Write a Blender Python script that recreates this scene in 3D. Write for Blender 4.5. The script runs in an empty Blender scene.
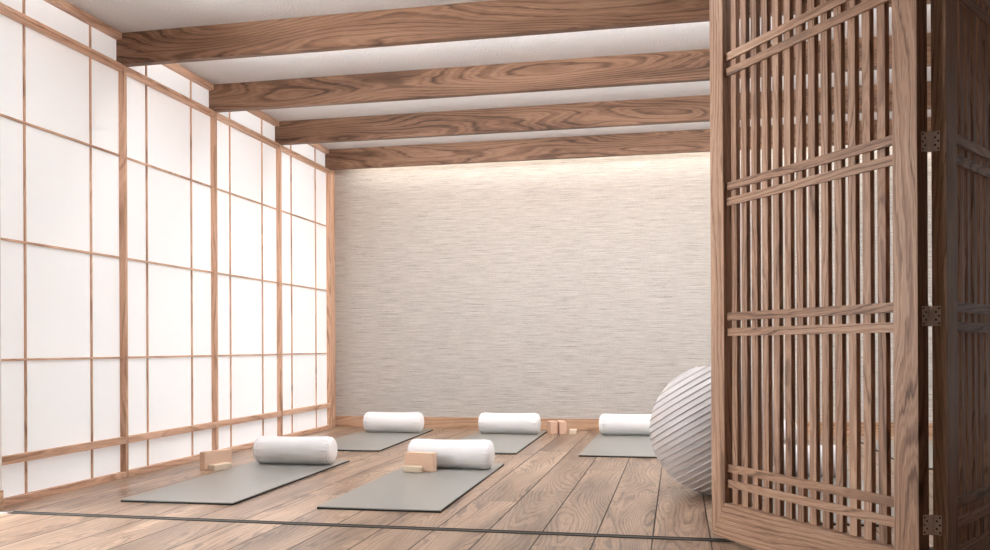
import bpy, bmesh, math, random
from mathutils import Matrix, Vector
random.seed(7)
C = bpy.context.scene.collection
R = math.radians

# ------------------------------------------------------------------ dimensions (metres)
H_EYE = 0.9
XW = -3.777            # front of the shoji framing on the left wall
XP = -3.822            # face of the paper
Z_CEIL = 3.100
Z_BEAM = 2.88
Y_TRACK = 4.166
Y_BACK = 9.39
X_RIGHT = 4.3
POSTS = [5.4620, 6.6900, 7.9120, 9.1480]
P_W = 0.030

# ------------------------------------------------------------------ helpers
class MB:
    """collects shapes with grain UVs (u runs along the grain, in metres)"""
    def __init__(self):
        self.v, self.f, self.uv = [], [], []
    def poly(self, pts, uvs):
        n = len(self.v)
        self.v += [tuple(p) for p in pts]
        self.f.append(tuple(range(n, n + len(pts))))
        self.uv.append(uvs)
    def prism(self, pts, y0, y1, grain='z', axis='y', seed=None):
        """polygon given in the plane across `axis`, extruded along it"""
        ou, ov = (random.uniform(0, 40), random.uniform(0, 40)) if seed is None else seed
        def P(a, b, c):
            return {'y': (a, c, b), 'x': (c, a, b), 'z': (a, b, c)}[axis]
        def U(p):
            g = 'xyz'.index(grain)
            o = [p[i] for i in range(3) if i != g]
            return (p[g] + ou, o[0] + o[1] + ov)
        n = len(pts)
        A = [P(a, b, y0) for a, b in pts]
        B = [P(a, b, y1) for a, b in pts]
        for L in (A[::-1], B):
            self.poly(L, [U(p) for p in L])
        for i in range(n):
            j = (i + 1) % n
            q = [A[i], A[j], B[j], B[i]]
            self.poly(q, [U(p) for p in q])
    def box(self, x0, x1, y0, y1, z0, z1, grain='z', seed=None):
        self.prism([(x0, z0), (x1, z0), (x1, z1), (x0, z1)], y0, y1, grain, 'y', seed)
    def build(self, name, mat, parent=None, bevel=0.0, seg=2, smooth=False):
        me = bpy.data.meshes.new(name)
        bm = bmesh.new()
        uvl = bm.loops.layers.uv.new('UVMap')
        vs = [bm.verts.new(p) for p in self.v]
        for f, uv in zip(self.f, self.uv):
            face = bm.faces.new([vs[i] for i in f])
            for l, c in zip(face.loops, uv):
                l[uvl].uv = c
        bmesh.ops.remove_doubles(bm, verts=bm.verts[:], dist=1e-6)
        bmesh.ops.recalc_face_normals(bm, faces=bm.faces[:])
        bm.to_mesh(me); bm.free()
        me.materials.append(mat)
        if smooth:
            for p in me.polygons: p.use_smooth = True
        o = bpy.data.objects.new(name, me); C.objects.link(o)
        if parent: o.parent = parent
        if bevel:
            m = o.modifiers.new('Bevel', 'BEVEL')
            m.width = bevel; m.segments = seg; m.limit_method = 'ANGLE'; m.angle_limit = R(40)
        return o

def box_obj(name, mat, b, grain='z', parent=None, bevel=0.0015):
    m = MB(); m.box(*b, grain=grain)
    return m.build(name, mat, parent, bevel)

def grid_obj(name, mat, rows, parent=None, close=True, cap0=False, cap1=False):
    """rows of equal length joined into a smooth skin"""
    me = bpy.data.meshes.new(name); bm = bmesh.new()
    uvl = bm.loops.layers.uv.new('UVMap')
    V = [[bm.verts.new(p) for p in r] for r in rows]
    n = len(rows[0])
    for i in range(len(V) - 1):
        for j in range(n if close else n - 1):
            k = (j + 1) % n
            f = bm.faces.new((V[i][j], V[i][k], V[i + 1][k], V[i + 1][j]))
            for l, c in zip(f.loops, ((i, j), (i, j + 1), (i + 1, j + 1), (i + 1, j))):
                l[uvl].uv = (c[0] * .01, c[1] * .01)
    if cap0: bm.faces.new(V[0])
    if cap1: bm.faces.new(V[-1])
    bmesh.ops.recalc_face_normals(bm, faces=bm.faces[:])
    bm.to_mesh(me); bm.free()
    me.materials.append(mat)
    for p in me.polygons: p.use_smooth = True
    o = bpy.data.objects.new(name, me); C.objects.link(o)
    if parent: o.parent = parent
    return o

def tag(o, label=None, cat=None, group=None, kind=None):
    if label: o['label'] = label
    if cat: o['category'] = cat
    if group: o['group'] = group
    if kind: o['kind'] = kind
    return o

def thing(name, label, cat, loc=(0, 0, 0), rz=0.0, group=None):
    o = bpy.data.objects.new(name, None); C.objects.link(o)
    o.location = loc; o.rotation_euler = (0, 0, rz)
    o.empty_display_size = 0.1
    return tag(o, label, cat, group)

def struct(o):
    o['kind'] = 'structure'; return o

def copy_tree(o, parent=None):
    c = o.copy(); C.objects.link(c)
    if parent: c.parent = parent
    for ch in list(o.children): copy_tree(ch, c)
    return c

# ------------------------------------------------------------------ materials
def lin(r, g, b):
    f = lambda c: (c / 255 / 12.92) if c / 255 <= .04045 else ((c / 255 + .055) / 1.055) ** 2.4
    return (f(r), f(g), f(b), 1)

class NT:
    def __init__(self, name):
        self.m = bpy.data.materials.new(name); self.m.use_nodes = True
        self.t = self.m.node_tree; self.t.nodes.clear()
        self.out = self.n('ShaderNodeOutputMaterial')
        self.b = self.n('ShaderNodeBsdfPrincipled')
        self.l(self.b.outputs[0], self.out.inputs[0])
    def n(self, ty, **kw):
        x = self.t.nodes.new(ty)
        for k, v in kw.items(): setattr(x, k, v)
        return x
    def l(self, a, b): self.t.links.new(a, b)
    def put(self, sock, v):
        if hasattr(v, 'is_output'): self.l(v, sock)
        else: sock.default_value = v
    def math(self, op, a, b=None, c=None, clamp=False):
        x = self.n('ShaderNodeMath', operation=op, use_clamp=clamp)
        for i, v in enumerate((a, b, c)):
            if v is not None: self.put(x.inputs[i], v)
        return x.outputs[0]
    def xyz(self, x, y, z=0.0):
        c = self.n('ShaderNodeCombineXYZ')
        for i, v in enumerate((x, y, z)): self.put(c.inputs[i], v)
        return c.outputs[0]
    def noise(self, vec, scale=1.0, detail=2.0, rough=.5, dist=0.0):
        x = self.n('ShaderNodeTexNoise')
        self.l(vec, x.inputs['Vector'])
        x.inputs['Scale'].default_value = scale; x.inputs['Detail'].default_value = detail
        x.inputs['Roughness'].default_value = rough; x.inputs['Distortion'].default_value = dist
        return x.outputs['Fac']
    def ramp(self, fac, stops):
        r = self.n('ShaderNodeValToRGB'); self.l(fac, r.inputs[0])
        e = r.color_ramp.elements
        while len(e) < len(stops): e.new(.5)
        for i, (p, c) in enumerate(stops):
            e[i].position = p; e[i].color = c
        return r.outputs[0]
    def mix(self, fac, a, b, blend='MIX'):
        x = self.n('ShaderNodeMix', data_type='RGBA', blend_type=blend)
        self.put(x.inputs[0], fac); self.put(x.inputs[6], a); self.put(x.inputs[7], b)
        return x.outputs[2]
    def bump(self, h, strength=.2, dist=.01):
        x = self.n('ShaderNodeBump'); self.l(h, x.inputs['Height'])
        x.inputs['Strength'].default_value = strength; x.inputs['Distance'].default_value = dist
        self.l(x.outputs[0], self.b.inputs['Normal'])
    def set(self, **kw):
        names = {'rough': 'Roughness', 'metal': 'Metallic', 'spec': 'Specular IOR Level', 'color': 'Base Color',
                 'sheen': 'Sheen Weight', 'coat': 'Coat Weight'}
        for k, v in kw.items(): self.put(self.b.inputs[names[k]], v)

def grain(k, u, v, seed, dark, mid, light, figure=1.0, lines=34.0, amp=1.35):
    """plain-sawn walnut: thin dark contour lines of a stretched noise field plus fine pores"""
    f1 = k.noise(k.xyz(k.math('MULTIPLY', u, .6), k.math('MULTIPLY', v, 3.4), seed), 1.0, 1.0, .4, .25)
    w = k.math('ADD', k.math('MULTIPLY', v, .9), k.math('MULTIPLY', f1, figure))
    warp = k.noise(k.xyz(k.math('MULTIPLY', u, 3.2), k.math('MULTIPLY', v, 26.0), seed), 1.0, 3.0, .6)
    w = k.math('ADD', w, k.math('MULTIPLY', warp, .045))
    def line(f, p):
        q = k.math('MULTIPLY_ADD', k.math('SINE', k.math('MULTIPLY', w, f)), .5, .5)
        return k.math('POWER', q, p)
    fade = k.noise(k.xyz(k.math('MULTIPLY', u, 1.7), k.math('MULTIPLY', v, 14.0), k.math('ADD', seed, 9.1)), 1.0, 2.0, .5)
    fade = k.math('MULTIPLY_ADD', fade, 2.6, -.45, clamp=True)
    s1 = k.math('MULTIPLY', line(lines, 3.0), fade); s2 = line(lines * 2.63, 2.0)
    fib = k.noise(k.xyz(k.math('MULTIPLY', u, 6.0), k.math('MULTIPLY', v, 260.0), seed), 1.0, 3.0, .7)
    slow = k.noise(k.xyz(k.math('MULTIPLY', u, .9), k.math('MULTIPLY', v, 7.0), k.math('ADD', seed, 3.7)), 1.0, 2.0, .5)
    t = k.math('ADD', k.math('MULTIPLY', s1, -.20), k.math('MULTIPLY', s2, -.10))
    t = k.math('ADD', t, k.math('MULTIPLY', fib, .40))
    t = k.math('ADD', t, k.math('MULTIPLY_ADD', slow, .60, .10))
    t = k.math('MULTIPLY_ADD', t, amp, .5 * (1 - amp))
    return k.ramp(t, [(.22, dark), (.52, mid), (.80, light)]), t

def wood(name, dark, mid, light, figure=1.0, lines=34.0, rough=.45, spec=.4):
    k = NT(name)
    uv = k.n('ShaderNodeUVMap'); sp = k.n('ShaderNodeSeparateXYZ'); k.l(uv.outputs[0], sp.inputs[0])
    col, t = grain(k, sp.outputs[0], sp.outputs[1], 0.0, dark, mid, light, figure, lines)
    k.set(color=col, rough=rough, spec=spec)
    k.bump(t, .12, .004)
    return k.m

def floor_mat():
    k = NT('walnut floor boards')
    W, LEN = .2645, 2.45
    g = k.n('ShaderNodeNewGeometry'); sp = k.n('ShaderNodeSeparateXYZ'); k.l(g.outputs['Position'], sp.inputs[0])
    X, Y = sp.outputs[0], sp.outputs[1]
    a = k.math('DIVIDE', k.math('SUBTRACT', X, .146 - 40 * W), W)
    idx = k.math('FLOOR', a); fr = k.math('SUBTRACT', a, idx)
    wn = k.n('ShaderNodeTexWhiteNoise', noise_dimensions='1D'); k.l(idx, wn.inputs['W'])
    b = k.math('ADD', k.math('DIVIDE', Y, LEN), k.math('MULTIPLY', wn.outputs['Value'], 7.3))
    jdx = k.math('FLOOR', b); fj = k.math('SUBTRACT', b, jdx)
    wn2 = k.n('ShaderNodeTexWhiteNoise', noise_dimensions='2D'); k.l(k.xyz(idx, jdx), wn2.inputs['Vector'])
    rnd = wn2.outputs['Value']
    seed = k.math('MULTIPLY', rnd, 57.0)
    v = k.math('MULTIPLY', fr, W)
    col, t = grain(k, k.math('ADD', Y, k.math('MULTIPLY', rnd, 13.0)), v, seed,
                   FL_D, FL_M, FL_L, .7, 200.0, 1.45)
    tone = k.math('MULTIPLY_ADD', rnd, .30, .85)
    tc = k.xyz(tone, tone, tone)
    col = k.mix(1.0, col, tc, 'MULTIPLY')
    d = k.math('MULTIPLY', k.math('MINIMUM', fr, k.math('SUBTRACT', 1.0, fr)), W)
    dj = k.math('MULTIPLY', k.math('MINIMUM', fj, k.math('SUBTRACT', 1.0, fj)), LEN)
    seam = k.math('MINIMUM', k.math('POWER', k.math('DIVIDE', d, .0058, clamp=True), 1.6), k.math('DIVIDE', dj, .0016, clamp=True))
    col = k.mix(seam, lin(26, 19, 15), col)
    k.set(color=col, spec=k.math('MULTIPLY', seam, .85))
    k.put(k.b.inputs['Roughness'], k.math('MULTIPLY_ADD', t, .03, .31))
    k.bump(seam, .18, .003)
    return k.m

FL_D, FL_M, FL_L = lin(88, 67, 52), lin(145, 117, 95), lin(182, 156, 133)
M = {}
M['walnut'] = wood('walnut beams', lin(76, 54, 41), lin(127, 95, 74), lin(158, 124, 101), .9, 120.0, .5, .3)
M['shoji'] = wood('pale oiled walnut', lin(165, 127, 102), lin(206, 167, 141), lin(224, 188, 163), .6, 110.0, .5, .3)
M['screen'] = wood('dark walnut', lin(100, 72, 54), lin(152, 116, 92), lin(182, 148, 123), .35, 240.0, .5, .25)
M['base'] = wood('light walnut', lin(146, 112, 87), lin(188, 152, 124), lin(210, 176, 148), .6, 110.0, .5, .3)
M['floor'] = floor_mat()

def simple(name, col, rough=.6, spec=.3, metal=0.0, bump=None, var=0.0, **kw):
    k = NT(name)
    k.set(rough=rough, spec=spec, metal=metal, **kw)
    tc = k.n('ShaderNodeTexCoord')
    base = lin(*col)
    if var:
        nz = k.noise(tc.outputs['Object'], bump[0] if bump else 20, 3, .6)
        lo = tuple(c * (1 - var) for c in base[:3]) + (1,); hi = tuple(min(1, c * (1 + var)) for c in base[:3]) + (1,)
        k.set(color=k.ramp(nz, [(.3, lo), (.7, hi)]))
    else:
        k.set(color=base)
    if bump:
        k.bump(k.noise(tc.outputs['Object'], bump[0], 4, .6), bump[1], bump[2])
    return k.m

M['plaster'] = simple('rough white ceiling plaster', (236, 231, 228), .9, .1, bump=(70, 1.0, .028), var=.05)
M['paint'] = simple('white wall paint', (232, 229, 228), .8, .2, bump=(60, .1, .004))
M['hallpaint'] = simple('hall wall paint', (116, 104, 95), .8, .2, bump=(60, .1, .004))
M['mat'] = simple('sage grey foam', (138, 136, 130), .30, .9, bump=(260, .15, .002), var=.02)
M['rubber'] = simple('black rubber', (22, 22, 23), .6, .3, bump=(200, .1, .002))
M['cotton'] = simple('white cotton', (238, 236, 236), .9, .15, bump=(170, .5, .004), var=.035, sheen=.2)
M['ball'] = simple('pale grey vinyl', (190, 183, 181), .38, .45, bump=(300, .03, .001))
M['hinge'] = simple('burnished steel', (226, 208, 196), .5, .5, .0, bump=(120, .1, .002), var=.08)
M['hole'] = simple('dark screw heads', (14, 12, 12), .6, .3, .3)
M['track'] = simple('dark anodised metal', (74, 72, 70), .45, .5, .5, bump=(80, .1, .002), var=.12)
M['steel'] = simple('brushed light metal', (190, 188, 186), .4, .5, .6)
M['pale'] = simple('pale balsa foam', (216, 199, 177), .75, .2, bump=(90, .2, .003), var=.05)

def cork_mat():
    k = NT('speckled cork'); tc = k.n('ShaderNodeTexCoord')
    n1 = k.noise(tc.outputs['Object'], 150, 4, .7)
    k.set(color=k.ramp(n1, [(.34, lin(184, 148, 120)), (.5, lin(221, 187, 163)), (.68, lin(234, 205, 184))]), rough=.8, spec=.2)
    k.bump(n1, .25, .003)
    return k.m
M['cork'] = cork_mat()

def paper_mat(name, strength):
    """shoji paper, daylight on the left wall, added fill elsewhere, glowing through the fibres"""
    k = NT(name)
    tc = k.n('ShaderNodeTexCoord')
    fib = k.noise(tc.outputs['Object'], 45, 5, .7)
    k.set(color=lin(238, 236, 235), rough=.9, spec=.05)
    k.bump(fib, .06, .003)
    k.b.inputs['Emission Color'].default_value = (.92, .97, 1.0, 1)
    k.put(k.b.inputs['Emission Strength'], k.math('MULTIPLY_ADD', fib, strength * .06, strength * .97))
    return k.m
PAPER_L, FILL_R, FILL_H = 0.20, 0.9, 15.0
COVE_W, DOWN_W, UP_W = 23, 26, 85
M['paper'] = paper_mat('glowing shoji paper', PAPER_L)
M['fill_h'] = paper_mat('added hall fill glow', FILL_H)
M['fill_r'] = paper_mat('added right side fill glow', FILL_R)

def grass_cloth():
    k = NT('woven grasscloth wallpaper')
    g = k.n('ShaderNodeNewGeometry'); sp = k.n('ShaderNodeSeparateXYZ'); k.l(g.outputs['Position'], sp.inputs[0])
    X, Z = sp.outputs[0], sp.outputs[2]
    n1 = k.noise(k.xyz(k.math('MULTIPLY', X, 3.0), k.math('MULTIPLY', Z, 135.0)), 1.0, 5.0, .68)
    n2 = k.noise(k.xyz(k.math('MULTIPLY', X, 9.0), k.math('MULTIPLY', Z, 32.0), 4.0), 1.0, 4.0, .65)
    n3 = k.noise(k.xyz(k.math('MULTIPLY', X, 60.0), k.math('MULTIPLY', Z, 110.0), 9.0), 1.0, 3.0, .6)
    t = k.math('ADD', k.math('MULTIPLY', n1, .66), k.math('ADD', k.math('MULTIPLY', n2, .16), k.math('MULTIPLY', n3, .22)))
    col = k.ramp(t, [(.38, lin(140, 134, 129)), (.46, lin(184, 179, 173)), (.57, lin(203, 198, 192)), (.70, lin(218, 213, 207))])
    k.set(color=col, rough=.85, spec=.15)
    k.bump(t, .6, .02)
    return k.m
M['grasscloth'] = grass_cloth()

# ------------------------------------------------------------------ the room shell
X_L, Y_F = -4.4, -2.2
struct(box_obj('floor', M['floor'], (X_L, X_RIGHT + .3, Y_F, Y_BACK + .15, -.12, 0), bevel=0))
struct(box_obj('ceiling', M['plaster'], (X_L, X_RIGHT + .3, Y_F, Y_BACK + .15, Z_CEIL, Z_CEIL + .12), bevel=0))
struct(box_obj('wall_back', M['grasscloth'], (XP - .1, X_RIGHT + .2, Y_BACK, Y_BACK + .12, 0, Z_CEIL), bevel=0))
struct(box_obj('wall_front', M['hallpaint'], (X_L, X_RIGHT + .3, Y_F - .12, Y_F, 0, Z_CEIL), bevel=0))
m = MB()                                            # hall walls beyond both ends of the opening
m.box(X_L - .12, X_L, Y_F, Y_TRACK - .06, 0, Z_CEIL)
struct(m.build('wall_left', M['hallpaint']))
struct(box_obj('wall_right', M['hallpaint'], (X_RIGHT, X_RIGHT + .12, Y_F, Y_TRACK + .06, 0, Z_CEIL), bevel=0))
struct(box_obj('wall_partition', M['paint'], (X_L, -3.682, Y_TRACK - .030, Y_TRACK + .030, 0, Z_CEIL), bevel=.002))
struct(box_obj('wall_partition_right', M['paint'], (3.02, X_RIGHT, Y_TRACK - .030, Y_TRACK + .030, 0, Z_CEIL), bevel=.002))  # unseen, added to shut out light beyond the screen
struct(box_obj('baseboard_partition', M['base'], (X_L, -3.676, Y_TRACK - .040, Y_TRACK - .030, 0, .116), 'x'))
struct(box_obj('baseboard_jamb', M['base'], (-3.682, -3.672, Y_TRACK - .040, Y_TRACK + .030, 0, .116), 'y'))
struct(box_obj('baseboard_back', M['base'], (-3.82, X_RIGHT, Y_BACK - .016, Y_BACK, 0, .124), 'x', bevel=.003))
struct(box_obj('trim_1', M['walnut'], (-3.66, X_RIGHT, Y_TRACK - .05, Y_TRACK + .05, 2.90, Z_CEIL), 'x'))   # header over the folding screen
struct(box_obj('wall_header', M['paint'], (-3.66, X_RIGHT, Y_TRACK - .01, Y_TRACK + .01, Z_CEIL - .002, Z_CEIL + .05), bevel=0))
# corner stile between the last post and the back wall
struct(box_obj('trim_2', M['shoji'], (XP, XW - .002, 9.165, 9.240, .118, 2.84)))
struct(box_obj('baseboard_corner', M['base'], (XP, XW, 9.165, 9.242, 0, .118), 'y'))
struct(box_obj('trim_3', M['shoji'], (XP - .05, XP, 9.157, Y_BACK, 0, Z_CEIL), bevel=0))

def shoji_bay(n, y0, y1, ypost, paper, mirror=False):
    """one bay of the shoji wall: paper, rails, muntins, and the post at its far end"""
    t = bpy.data.objects.new('window_%d' % n, None); C.objects.link(t); struct(t)
    t.location = (0, 0, 0)
    sx = -1 if mirror else 1
    def B(name, mat, x0, x1, ya, yb, z0, z1, g='y', bv=.0015):
        if mirror:
            s = X_RIGHT + XP
            x0, x1 = s - x1, s - x0
        m = MB(); m.box(x0, x1, ya, yb, z0, z1, grain=g)
        return m.build(name, mat, t, bv)
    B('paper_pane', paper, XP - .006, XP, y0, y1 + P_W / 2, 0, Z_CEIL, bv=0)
    XM = XP + .014
    B('bottom_rail', M['shoji'], XP, XW, y0, y1, 0, .040)
    B('middle_rail', M['shoji'], XP, XW, y0, y1, .236, .283)
    m = B('head_rail', M['shoji'], XP, XW, y0, y1, 2.860, 2.884)
    hr = B('head_rail', M['shoji'], XP, XW - .005, y0, y1, 2.838, 2.859)
    for z in (.838, 1.537, 2.252):
        B('muntin', M['shoji'], XP, XM, y0, y1, z - .007, z + .007)
    for y in (ypost - 1.23 + .306, ypost - 1.23 + .908):
        B('muntin', M['shoji'], XP, XM - .001, y - .0055, y + .0055, .040, 3.06, 'z')
    B('post', M['shoji'], XP, XW + .0015, ypost - P_W / 2, ypost + P_W / 2, 0, Z_BEAM, 'z', .002)
    B('cornice', M['shoji'], XP, XW + .004, y0 + (.03 if y0 > 4.3 else 0), ypost - .039, 3.052, Z_CEIL)
    return t
prev = Y_TRACK + .03
for i, yp in enumerate(POSTS):
    shoji_bay(i + 1, prev, yp - P_W / 2, yp, M['paper']); prev = yp + P_W / 2
prev = Y_TRACK + .03
for i, yp in enumerate(POSTS):
    shoji_bay(i + 5, prev, yp - P_W / 2, yp, M['fill_r'], True); prev = yp + P_W / 2  # unseen right-hand bays, added to brighten the room from that side
struct(box_obj('wall_garden', M['paint'], (X_RIGHT, X_RIGHT + .05, 9.157, Y_BACK, 0, Z_CEIL), bevel=0))

# unseen bright window added in the hall's left wall to light the screen
def hall_fill_window(n, y0, y1):
    t = bpy.data.objects.new('window_%d' % n, None); C.objects.link(t); struct(t)
    def B(name, mat, x0, x1, ya, yb, z0, z1, g='y'):
        m = MB(); m.box(X_L + x0, X_L + x1, ya, yb, z0, z1, grain=g); m.build(name, mat, t, .001)
    B('paper_pane', M['fill_h'], .001, .006, y0, y1, .25, 2.85)
    for z in (.23, .838, 1.537, 2.252, 2.83): B('rail', M['shoji'], .006, .05, y0, y1, z, z + .04)
    for y in (y0, (y0 + y1) / 2 - .015, y1 - .03): B('post', M['shoji'], .006, .05, y, y + .03, .23, 2.87, 'z')
hall_fill_window(9, 2.75, 4.12)

# ------------------------------------------------------------------ ceiling beams
BL = ['walnut ceiling beam nearest the viewer, highest in view', 'second walnut ceiling beam from the viewer',
      'third walnut ceiling beam from the viewer, next to the farthest one', 'walnut ceiling beam farthest away, just in front of the textured back wall']
for i, yp in enumerate(POSTS):
    m = MB(); m.box(XP, X_RIGHT, yp - .038, yp + .027, Z_BEAM, Z_CEIL, grain='x')
    o = m.build('ceiling_beam', M['walnut'], None, .003)
    tag(o, BL[i], 'beam', 'exposed ceiling beams')

# ------------------------------------------------------------------ floor track of the folding screen
t = thing('floor_track', 'thin dark metal floor track crossing the floor in front of the mats', 'floor track', (0, Y_TRACK, 0))
m = MB()
m.box(-3.60, X_RIGHT, -.026, .026, -.004, .0016, grain='x')
m.box(-3.60, X_RIGHT, -.026, -.019, .0016, .0042, grain='x')
m.box(-3.60, X_RIGHT, .019, .026, .0016, .0042, grain='x')
m.build('channel', M['track'], t)
e = box_obj('end_plate', M['steel'], (-3.67, -3.60, -.026, .026, -.004, .004), 'x', t)

# ------------------------------------------------------------------ folding lattice screen
A1 = R(33.2); PWID = 1.185; PTH = .048; PZ0, PZ1 = .020, 2.86
d1 = Vector((math.sin(A1), -math.cos(A1))); n1 = Vector((-math.cos(A1), -math.sin(A1)))
d2 = Vector((math.sin(A1), math.cos(A1))); n2 = Vector((math.cos(A1), -math.sin(A1)))
L0 = Vector((.153, 4.2))
B1 = L0 + PWID * d1 - PTH * n1
B2 = B1 + Vector((.0115, 0)); A2 = B2 + PTH * n2
scr = thing('folding_screen', 'tall walnut lattice folding screen with thin vertical slats on the right', 'folding screen', (B1.x, B1.y, 0))
def screen_panel(origin, rz, mirror):
    W, Z0, Z1 = PWID, PZ0, PZ1
    sl, sr, rb = .100, .107, .163
    zt = Z1 - .163
    if mirror: sl, sr = sr, sl
    m = MB(); e = .0
    m.prism([(0, Z0), (sl, Z0 + rb), (sl, zt), (0, Z1)], 0, PTH, 'z')
    m.prism([(W, Z0), (W, Z1), (W - sr, zt), (W - sr, Z0 + rb)], 0, PTH, 'z')
    m.prism([(0, Z0), (W, Z0), (W - sr, Z0 + rb), (sl, Z0 + rb)], 0, PTH, 'x')
    m.prism([(0, Z1), (sl, zt), (W - sr, zt), (W, Z1)], 0, PTH, 'x')
    fr = m.build('screen_panel', M['screen'], scr, .0015)
    fr.location = (origin.x - B1.x, origin.y - B1.y, 0); fr.rotation_euler = (0, 0, rz)
    for i in range(13):
        x = .1215 + i * .0717
        if mirror: x = W - x - .038
        m = MB(); m.box(x, x + .038, .027, PTH, Z0 + rb, zt, grain='z')
        m.build('slat', M['screen'], fr, .001)
    for zc in (.3065, .998, 1.592, 2.183):
        for s in (-.0353, .0353):
            m = MB(); m.box(sl, W - sr, .016, .027, zc + s - .018, zc + s + .018, grain='x')
            m.build('lattice_bar', M['screen'], fr, .001)
    return fr
screen_panel(L0, math.atan2(d1.y, d1.x), False)
screen_panel(A2, math.atan2(d2.y, d2.x), True)
# the screen folds on to the right, an unseen second V added for shade
L2 = A2 + PWID * d2 + Vector((.115, .0))
screen_panel(L2, math.atan2(d1.y, d1.x), False)
screen_panel(L2 + (A2 - L0), math.atan2(d2.y, d2.x), True)
# hinges join the two end faces at the inner corners
kx = (B1 + B2) / 2
for zc in (.285, .999, 1.595):
    h = bpy.data.objects.new('hinge', None)
    rows = [[(.0072 * math.cos(a), .0072 * math.sin(a), z) for a in [2 * math.pi * q / 14 for q in range(14)]] for z in (-.035, -.0348, .0348, .035)]
    h = grid_obj('hinge', M['hinge'], rows, scr, cap0=True, cap1=True)
    tag(h, 'burnished metal butt hinge')
    h.location = (kx.x - B1.x, kx.y - B1.y - .004, zc)
    for sgn, n_ in ((-1, n1), (1, n2)):
        ang = math.atan2(n_.y, n_.x)
        d_ = d1 if sgn < 0 else d2
        out = d1 if sgn < 0 else -d2                          # away from the end face, towards the viewer
        base = (B1 if sgn < 0 else B2)
        m = MB()
        m.prism([(.001, -.034), (.029, -.034), (.029, .034), (.001, .034)], 0, .0022, 'x')
        lf = m.build('hinge_leaf', M['hinge'], h, .0008)
        # local x along n_, local y along outward
        zz_ = 1 if n_.x * out.y - out.x * n_.y > 0 else -1
        mx = Matrix(((n_.x, out.x, 0), (n_.y, out.y, 0), (0, 0, zz_)))
        LM = Matrix.Translation((base.x - kx.x, base.y - kx.y + .004, 0)) @ mx.to_4x4()
        lf.matrix_local = LM
        for q, zz in enumerate((-.026, -.013, 0, .013, .026)):
            m2 = MB(); xx = .0235 if q % 2 == 0 else .0135
            pts = [(xx +   .0034 * math.cos(a), zz + .0034 * math.sin(a)) for a in [2 * math.pi * w / 10 for w in range(10)]]
            m2.prism(pts, .0015, .0028, 'z')
            sc_ = m2.build('screw', M['hole'], h)
            sc_.matrix_local = LM

# ------------------------------------------------------------------ yoga mats
MAT_W, MAT_L, T1, T2 = .710, 1.93, .009, .015
def make_mat():
    t = thing('yoga_mat', 'x', 'yoga mat', group='yoga mats on the floor')
    m = MB(); m.box(0, MAT_W, 0, MAT_L, 0, T1, grain='y'); m.build('base_layer', M['rubber'], t, .001)
    m = MB(); m.box(.0012, MAT_W - .0012, .0012, MAT_L - .0012, T1, T2, grain='y'); m.build('top_layer', M['mat'], t, .0018, 3)
    return t
MATS = [  # front-left corner, turn, label
    (-3.206, 4.572, 1.3, 'grey yoga mat at front left, closest to the paper windows'),
    (-1.974, 4.568, 0.9, 'grey yoga mat in the centre foreground, with a tan block on it'),
    (-3.232, 7.150, 2.0, 'grey yoga mat in the back row beside the paper windows'),
    (-2.034, 7.165, 0.7, 'grey yoga mat in the middle of the back row'),
    (-0.794, 7.130, 0.0, 'grey yoga mat in the back row, partly behind the exercise ball'),
    (0.480, 4.620, 0.0, 'grey yoga mat seen through the slats, to the right of the exercise ball'),
    (0.415, 6.800, 0.0, 'grey yoga mat seen through the slats, behind the one beside the ball'),
    (1.652, 6.800, 0.0, 'grey yoga mat farthest right, glimpsed through the gap between the screen panels'),
]
mat0 = None; mats = []
for x, y, r, lab in MATS:
    if mat0 is None: o = mat0 = make_mat()
    else: o = copy_tree(mat0)
    o.location = (x, y, 0); o.rotation_euler = (0, 0, R(r)); o['label'] = lab
    mats.append(o)

# ------------------------------------------------------------------ bolsters
BR = .107
def make_bolster():
    t = thing('bolster', 'x', 'bolster', group='white bolsters on the mats')
    N = 72
    rnd = random.Random(3)
    ph = [rnd.uniform(0, 6.28) for _ in range(6)]
    def ring(x, r, pk):
        row = []
        for j in range(N):
            a = 2 * math.pi * j / N
            rr = r * (1 + pk * (.011 * math.sin(23 * a + ph[0]) + .008 * math.sin(14 * a + ph[1]) + .007 * math.sin(31 * a + ph[2])))
            rr *= 1 + .006 * math.sin(2 * a + 5 * x + ph[3]) + .004 * math.sin(3 * a - 9 * x + ph[4])
            y, z = rr * math.cos(a), rr * math.sin(a) + BR
            if z < .012: z = max(0.0, z * .35 + .0)                 # weight flattens the underside
            row.append((x, y, z))
        return row
    XE = .286
    prof = []
    for i in range(49):
        x = -XE + 2 * XE * i / 48
        f = abs(x) / XE
        r = BR * (.935 + .07 * f ** 2)
        pk = max(0, (f - .70) / .30) ** 1.5
        prof.append((x, r * (1 - .115 * max(0, (f - .82) / .18) ** 2.2), pk * 2.4))
    RE = BR * 1.005 * .885
    grid_obj('cover', M['cotton'], [ring(*p) for p in prof], t)
    for s in (-1, 1):
        rows = []
        for i in range(15):
            q = i / 14 * math.pi / 2
            r = RE * (math.cos(q) ** .8 if i < 14 else .0) + .0005
            x = s * (XE + .034 * math.sin(q))
            rows.append(ring(x, r, 2.4 * (1 - i / 14) ** 2))
        grid_obj('end_cap', M['cotton'], rows, t, cap1=True)
        # piped seam where cap and cover meet
        sm = []
        for j in range(N):
            a = 2 * math.pi * j / N
            cr = RE + .001
            sm.append([((s * XE) + .0042 * math.cos(b), (cr + .0042 * math.sin(b)) * math.cos(a),
                        max(.001, (cr + .0042 * math.sin(b)) * math.sin(a) + BR)) for b in [2 * math.pi * w / 8 for w in range(8)]])
        sm.append(sm[0])
        grid_obj('piped_seam', M['cotton'], sm, t)
    return t
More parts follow.
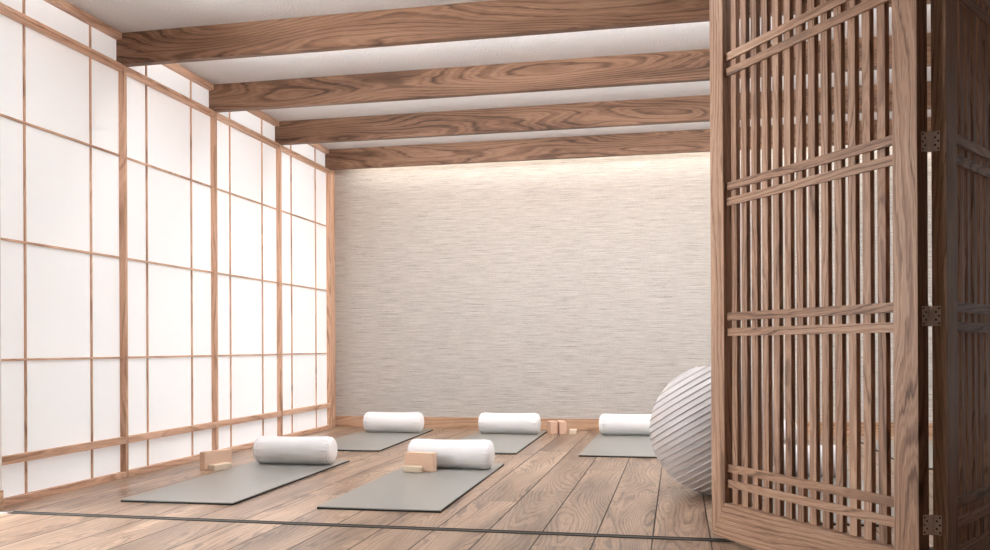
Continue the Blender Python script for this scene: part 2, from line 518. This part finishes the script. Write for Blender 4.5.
BOLS = [(-2.855, 6.205, 2.0, 'white bolster lying on the front left grey mat'),
        (-1.624, 6.185, 1.6, 'white bolster behind the tan block on the centre foreground mat'),
        (-2.903, 8.705, 1.0, 'white bolster in the back row nearest the paper windows'),
        (-1.680, 8.745, 0.5, 'white bolster in the middle of the back row, left of the two upright blocks'),
        (-0.455, 8.785, 0.0, 'white bolster in the back row, partly hidden by the exercise ball'),
        (0.795, 6.240, 0.0, 'white bolster just right of the exercise ball, seen through the slats'),
        (0.745, 8.350, 0.0, 'white bolster far back behind the slats, on the mat beyond the nearer bolster')]
b0 = None
for x, y, r, lab in BOLS:
    if b0 is None: o = b0 = make_bolster()
    else: o = copy_tree(b0)
    o.location = (x, y, T2); o.rotation_euler = (0, 0, R(r)); o['label'] = lab

# ------------------------------------------------------------------ blocks
def block(name, w, d, h, mat, loc, rz, label, group):
    """origin at the near-left bottom corner; w along local x"""
    m = MB(); m.box(0, w, 0, d, 0, h, grain='x')
    o = m.build(name, mat, None, .004, 3)
    o.location = loc; o.rotation_euler = (0, 0, R(rz))
    return tag(o, label, 'yoga block', group)
G1, G2 = 'tan yoga blocks', 'small pale yoga blocks'
block('yoga_block', .250, .062, .136, M['cork'], (-3.398, 5.838, 0), 68.8, 'tan cork yoga block standing on edge by the front left mat', G1)
block('small_yoga_block', .160, .075, .044, M['pale'], (-3.318, 5.832, 0), 68.8, 'small pale block lying against the tan block beside the front left mat', G2)
block('yoga_block', .226, .062, .134, M['cork'], (-1.918, 5.985, T2 + .001), -8.0, 'tan cork yoga block standing in front of the bolster on the centre mat', G1)
block('small_yoga_block', .128, .060, .045, M['pale'], (-1.906, 5.910, T2 + .001), -8.0, 'small pale block lying in front of the tan block on the centre mat', G2)
block('yoga_block', .076, .160, .128, M['cork'], (-1.280, 8.890, 0), 21.0, 'tan block upright on the floor right beside the middle back bolster', G1)
block('yoga_block', .070, .225, .128, M['cork'], (-1.186, 8.890, 0), 14.0, 'tan block upright on the floor between another tan block and a small pale one', G1)
block('small_yoga_block', .073, .150, .046, M['pale'], (-1.087, 8.900, 0), 4.0, 'small pale block lying alone on the floor by the back baseboard', G2)

# ------------------------------------------------------------------ exercise ball
BRAD = .394
bc = Vector((.222, 5.44, BRAD))
view = (bc - Vector((0, 0, H_EYE))).normalized()
right = view.cross(Vector((0, 0, 1))).normalized(); up = right.cross(view)
axis = (-math.sin(R(31)) * right + math.cos(R(31)) * up).normalized()
rows = []; NS = 96
e1 = axis.orthogonal().normalized(); e2 = axis.cross(e1)
PITCH = .0345
hs = []
nr = int(BRAD / PITCH) + 1
for i in range(-nr, nr + 1):
    c = i * PITCH
    for off, bump in ((-.5, 0), (-.3, 0), (-.15, 0), (-.11, -.0004), (-.08, -.0032), (-.04, -.0032), (-.01, .0050), (.03, .0060), (.07, .0046), (.11, .0004), (.16, 0), (.3, 0)):
        hs.append((c + off * PITCH, bump))
hs = [(h, b) for h, b in hs if abs(h) < BRAD * .992]
for h, b in hs:
    r = math.sqrt(BRAD ** 2 - h * h)
    k = (BRAD - .004 + b) / BRAD
    ring_ = []
    for j in range(NS):
        a = 2 * math.pi * j / NS
        p = (axis * h + (e1 * math.cos(a) + e2 * math.sin(a)) * r) * k
        ring_.append((p.x, p.y, p.z + BRAD))
    rows.append(ring_)
ball = thing('exercise_ball', 'large pale grey ribbed exercise ball beside the folding screen', 'exercise ball', (bc.x, bc.y, 0))
grid_obj('shell', M['ball'], rows, ball, cap0=True, cap1=True)
pv = MB(); pts = [(.012 * math.cos(a), .012 * math.sin(a)) for a in [2 * math.pi * w / 20 for w in range(20)]]
pv.prism(pts, 0, .004, 'x', 'z')
plug = pv.build('valve', M['ball'], ball, .001)
plug.matrix_local = Matrix.Translation(Vector((0, 0, BRAD)) - axis * (BRAD * .99 - .001)) @ (-axis).to_track_quat('Z', 'Y').to_matrix().to_4x4()

# ------------------------------------------------------------------ light
def area(name, loc, rot, sx, sy, power, col):
    d = bpy.data.lights.new(name, 'AREA'); d.shape = 'RECTANGLE'; d.size = sx; d.size_y = sy
    d.energy = power; d.color = col
    o = bpy.data.objects.new(name, d); C.objects.link(o); o.location = loc; o.rotation_euler = rot
    return o
# warm LED strip in the cove between the last beam and the back wall
area('cove_strip_lamp', (.36, 9.225, 3.05), (0, 0, 0), 7.86, .06, COVE_W, (1.0, .93, .82))
# fill lights added out of sight behind the beams, brightening each bay
for yb, wt, tl, xc, ln in [(Y_TRACK + .05, .60, 177, -1.75, 3.0)] + [(p + .027, .78, 168, -.75, 5.0) for p in POSTS[:3]]:
    area('added_down_fill', (-.6, yb + .05, 2.99), (0, 0, 0), 4.6, .06, DOWN_W, (.88, .95, 1.0))
    area('added_up_fill', (xc, yb + .04, 2.892), (R(tl), 0, 0), ln, .05, UP_W * wt, (.86, .94, 1.0))

w = bpy.data.worlds.new('World'); bpy.context.scene.world = w; w.use_nodes = True
bg = w.node_tree.nodes.get('Background') or w.node_tree.nodes.new('ShaderNodeBackground')
bg.inputs[0].default_value = (.9, .95, 1, 1); bg.inputs[1].default_value = .6

# ------------------------------------------------------------------ camera
F, HY, ROLL, YAW = 873.6, 346.95, -.004743, .205965
cd = bpy.data.cameras.new('Camera'); cam = bpy.data.objects.new('Camera', cd); C.objects.link(cam)
cd.sensor_width = 36; cd.lens = F / 990 * 36; cd.shift_y = (HY - 275) / 990
cd.clip_start = .05
cam.matrix_world = Matrix.Translation((0, 0, H_EYE)) @ Matrix.Rotation(YAW, 4, 'Z') @ Matrix.Rotation(R(90), 4, 'X') @ Matrix.Rotation(ROLL, 4, 'Z')
sc = bpy.context.scene
sc.camera = cam
sc.view_settings.view_transform = 'Standard'; sc.view_settings.look = 'None'
sc.view_settings.exposure = 0.32; sc.view_settings.gamma = 1.0
sc.view_settings.use_curve_mapping = False
sc.cycles.max_bounces = 12; sc.cycles.diffuse_bounces = 8
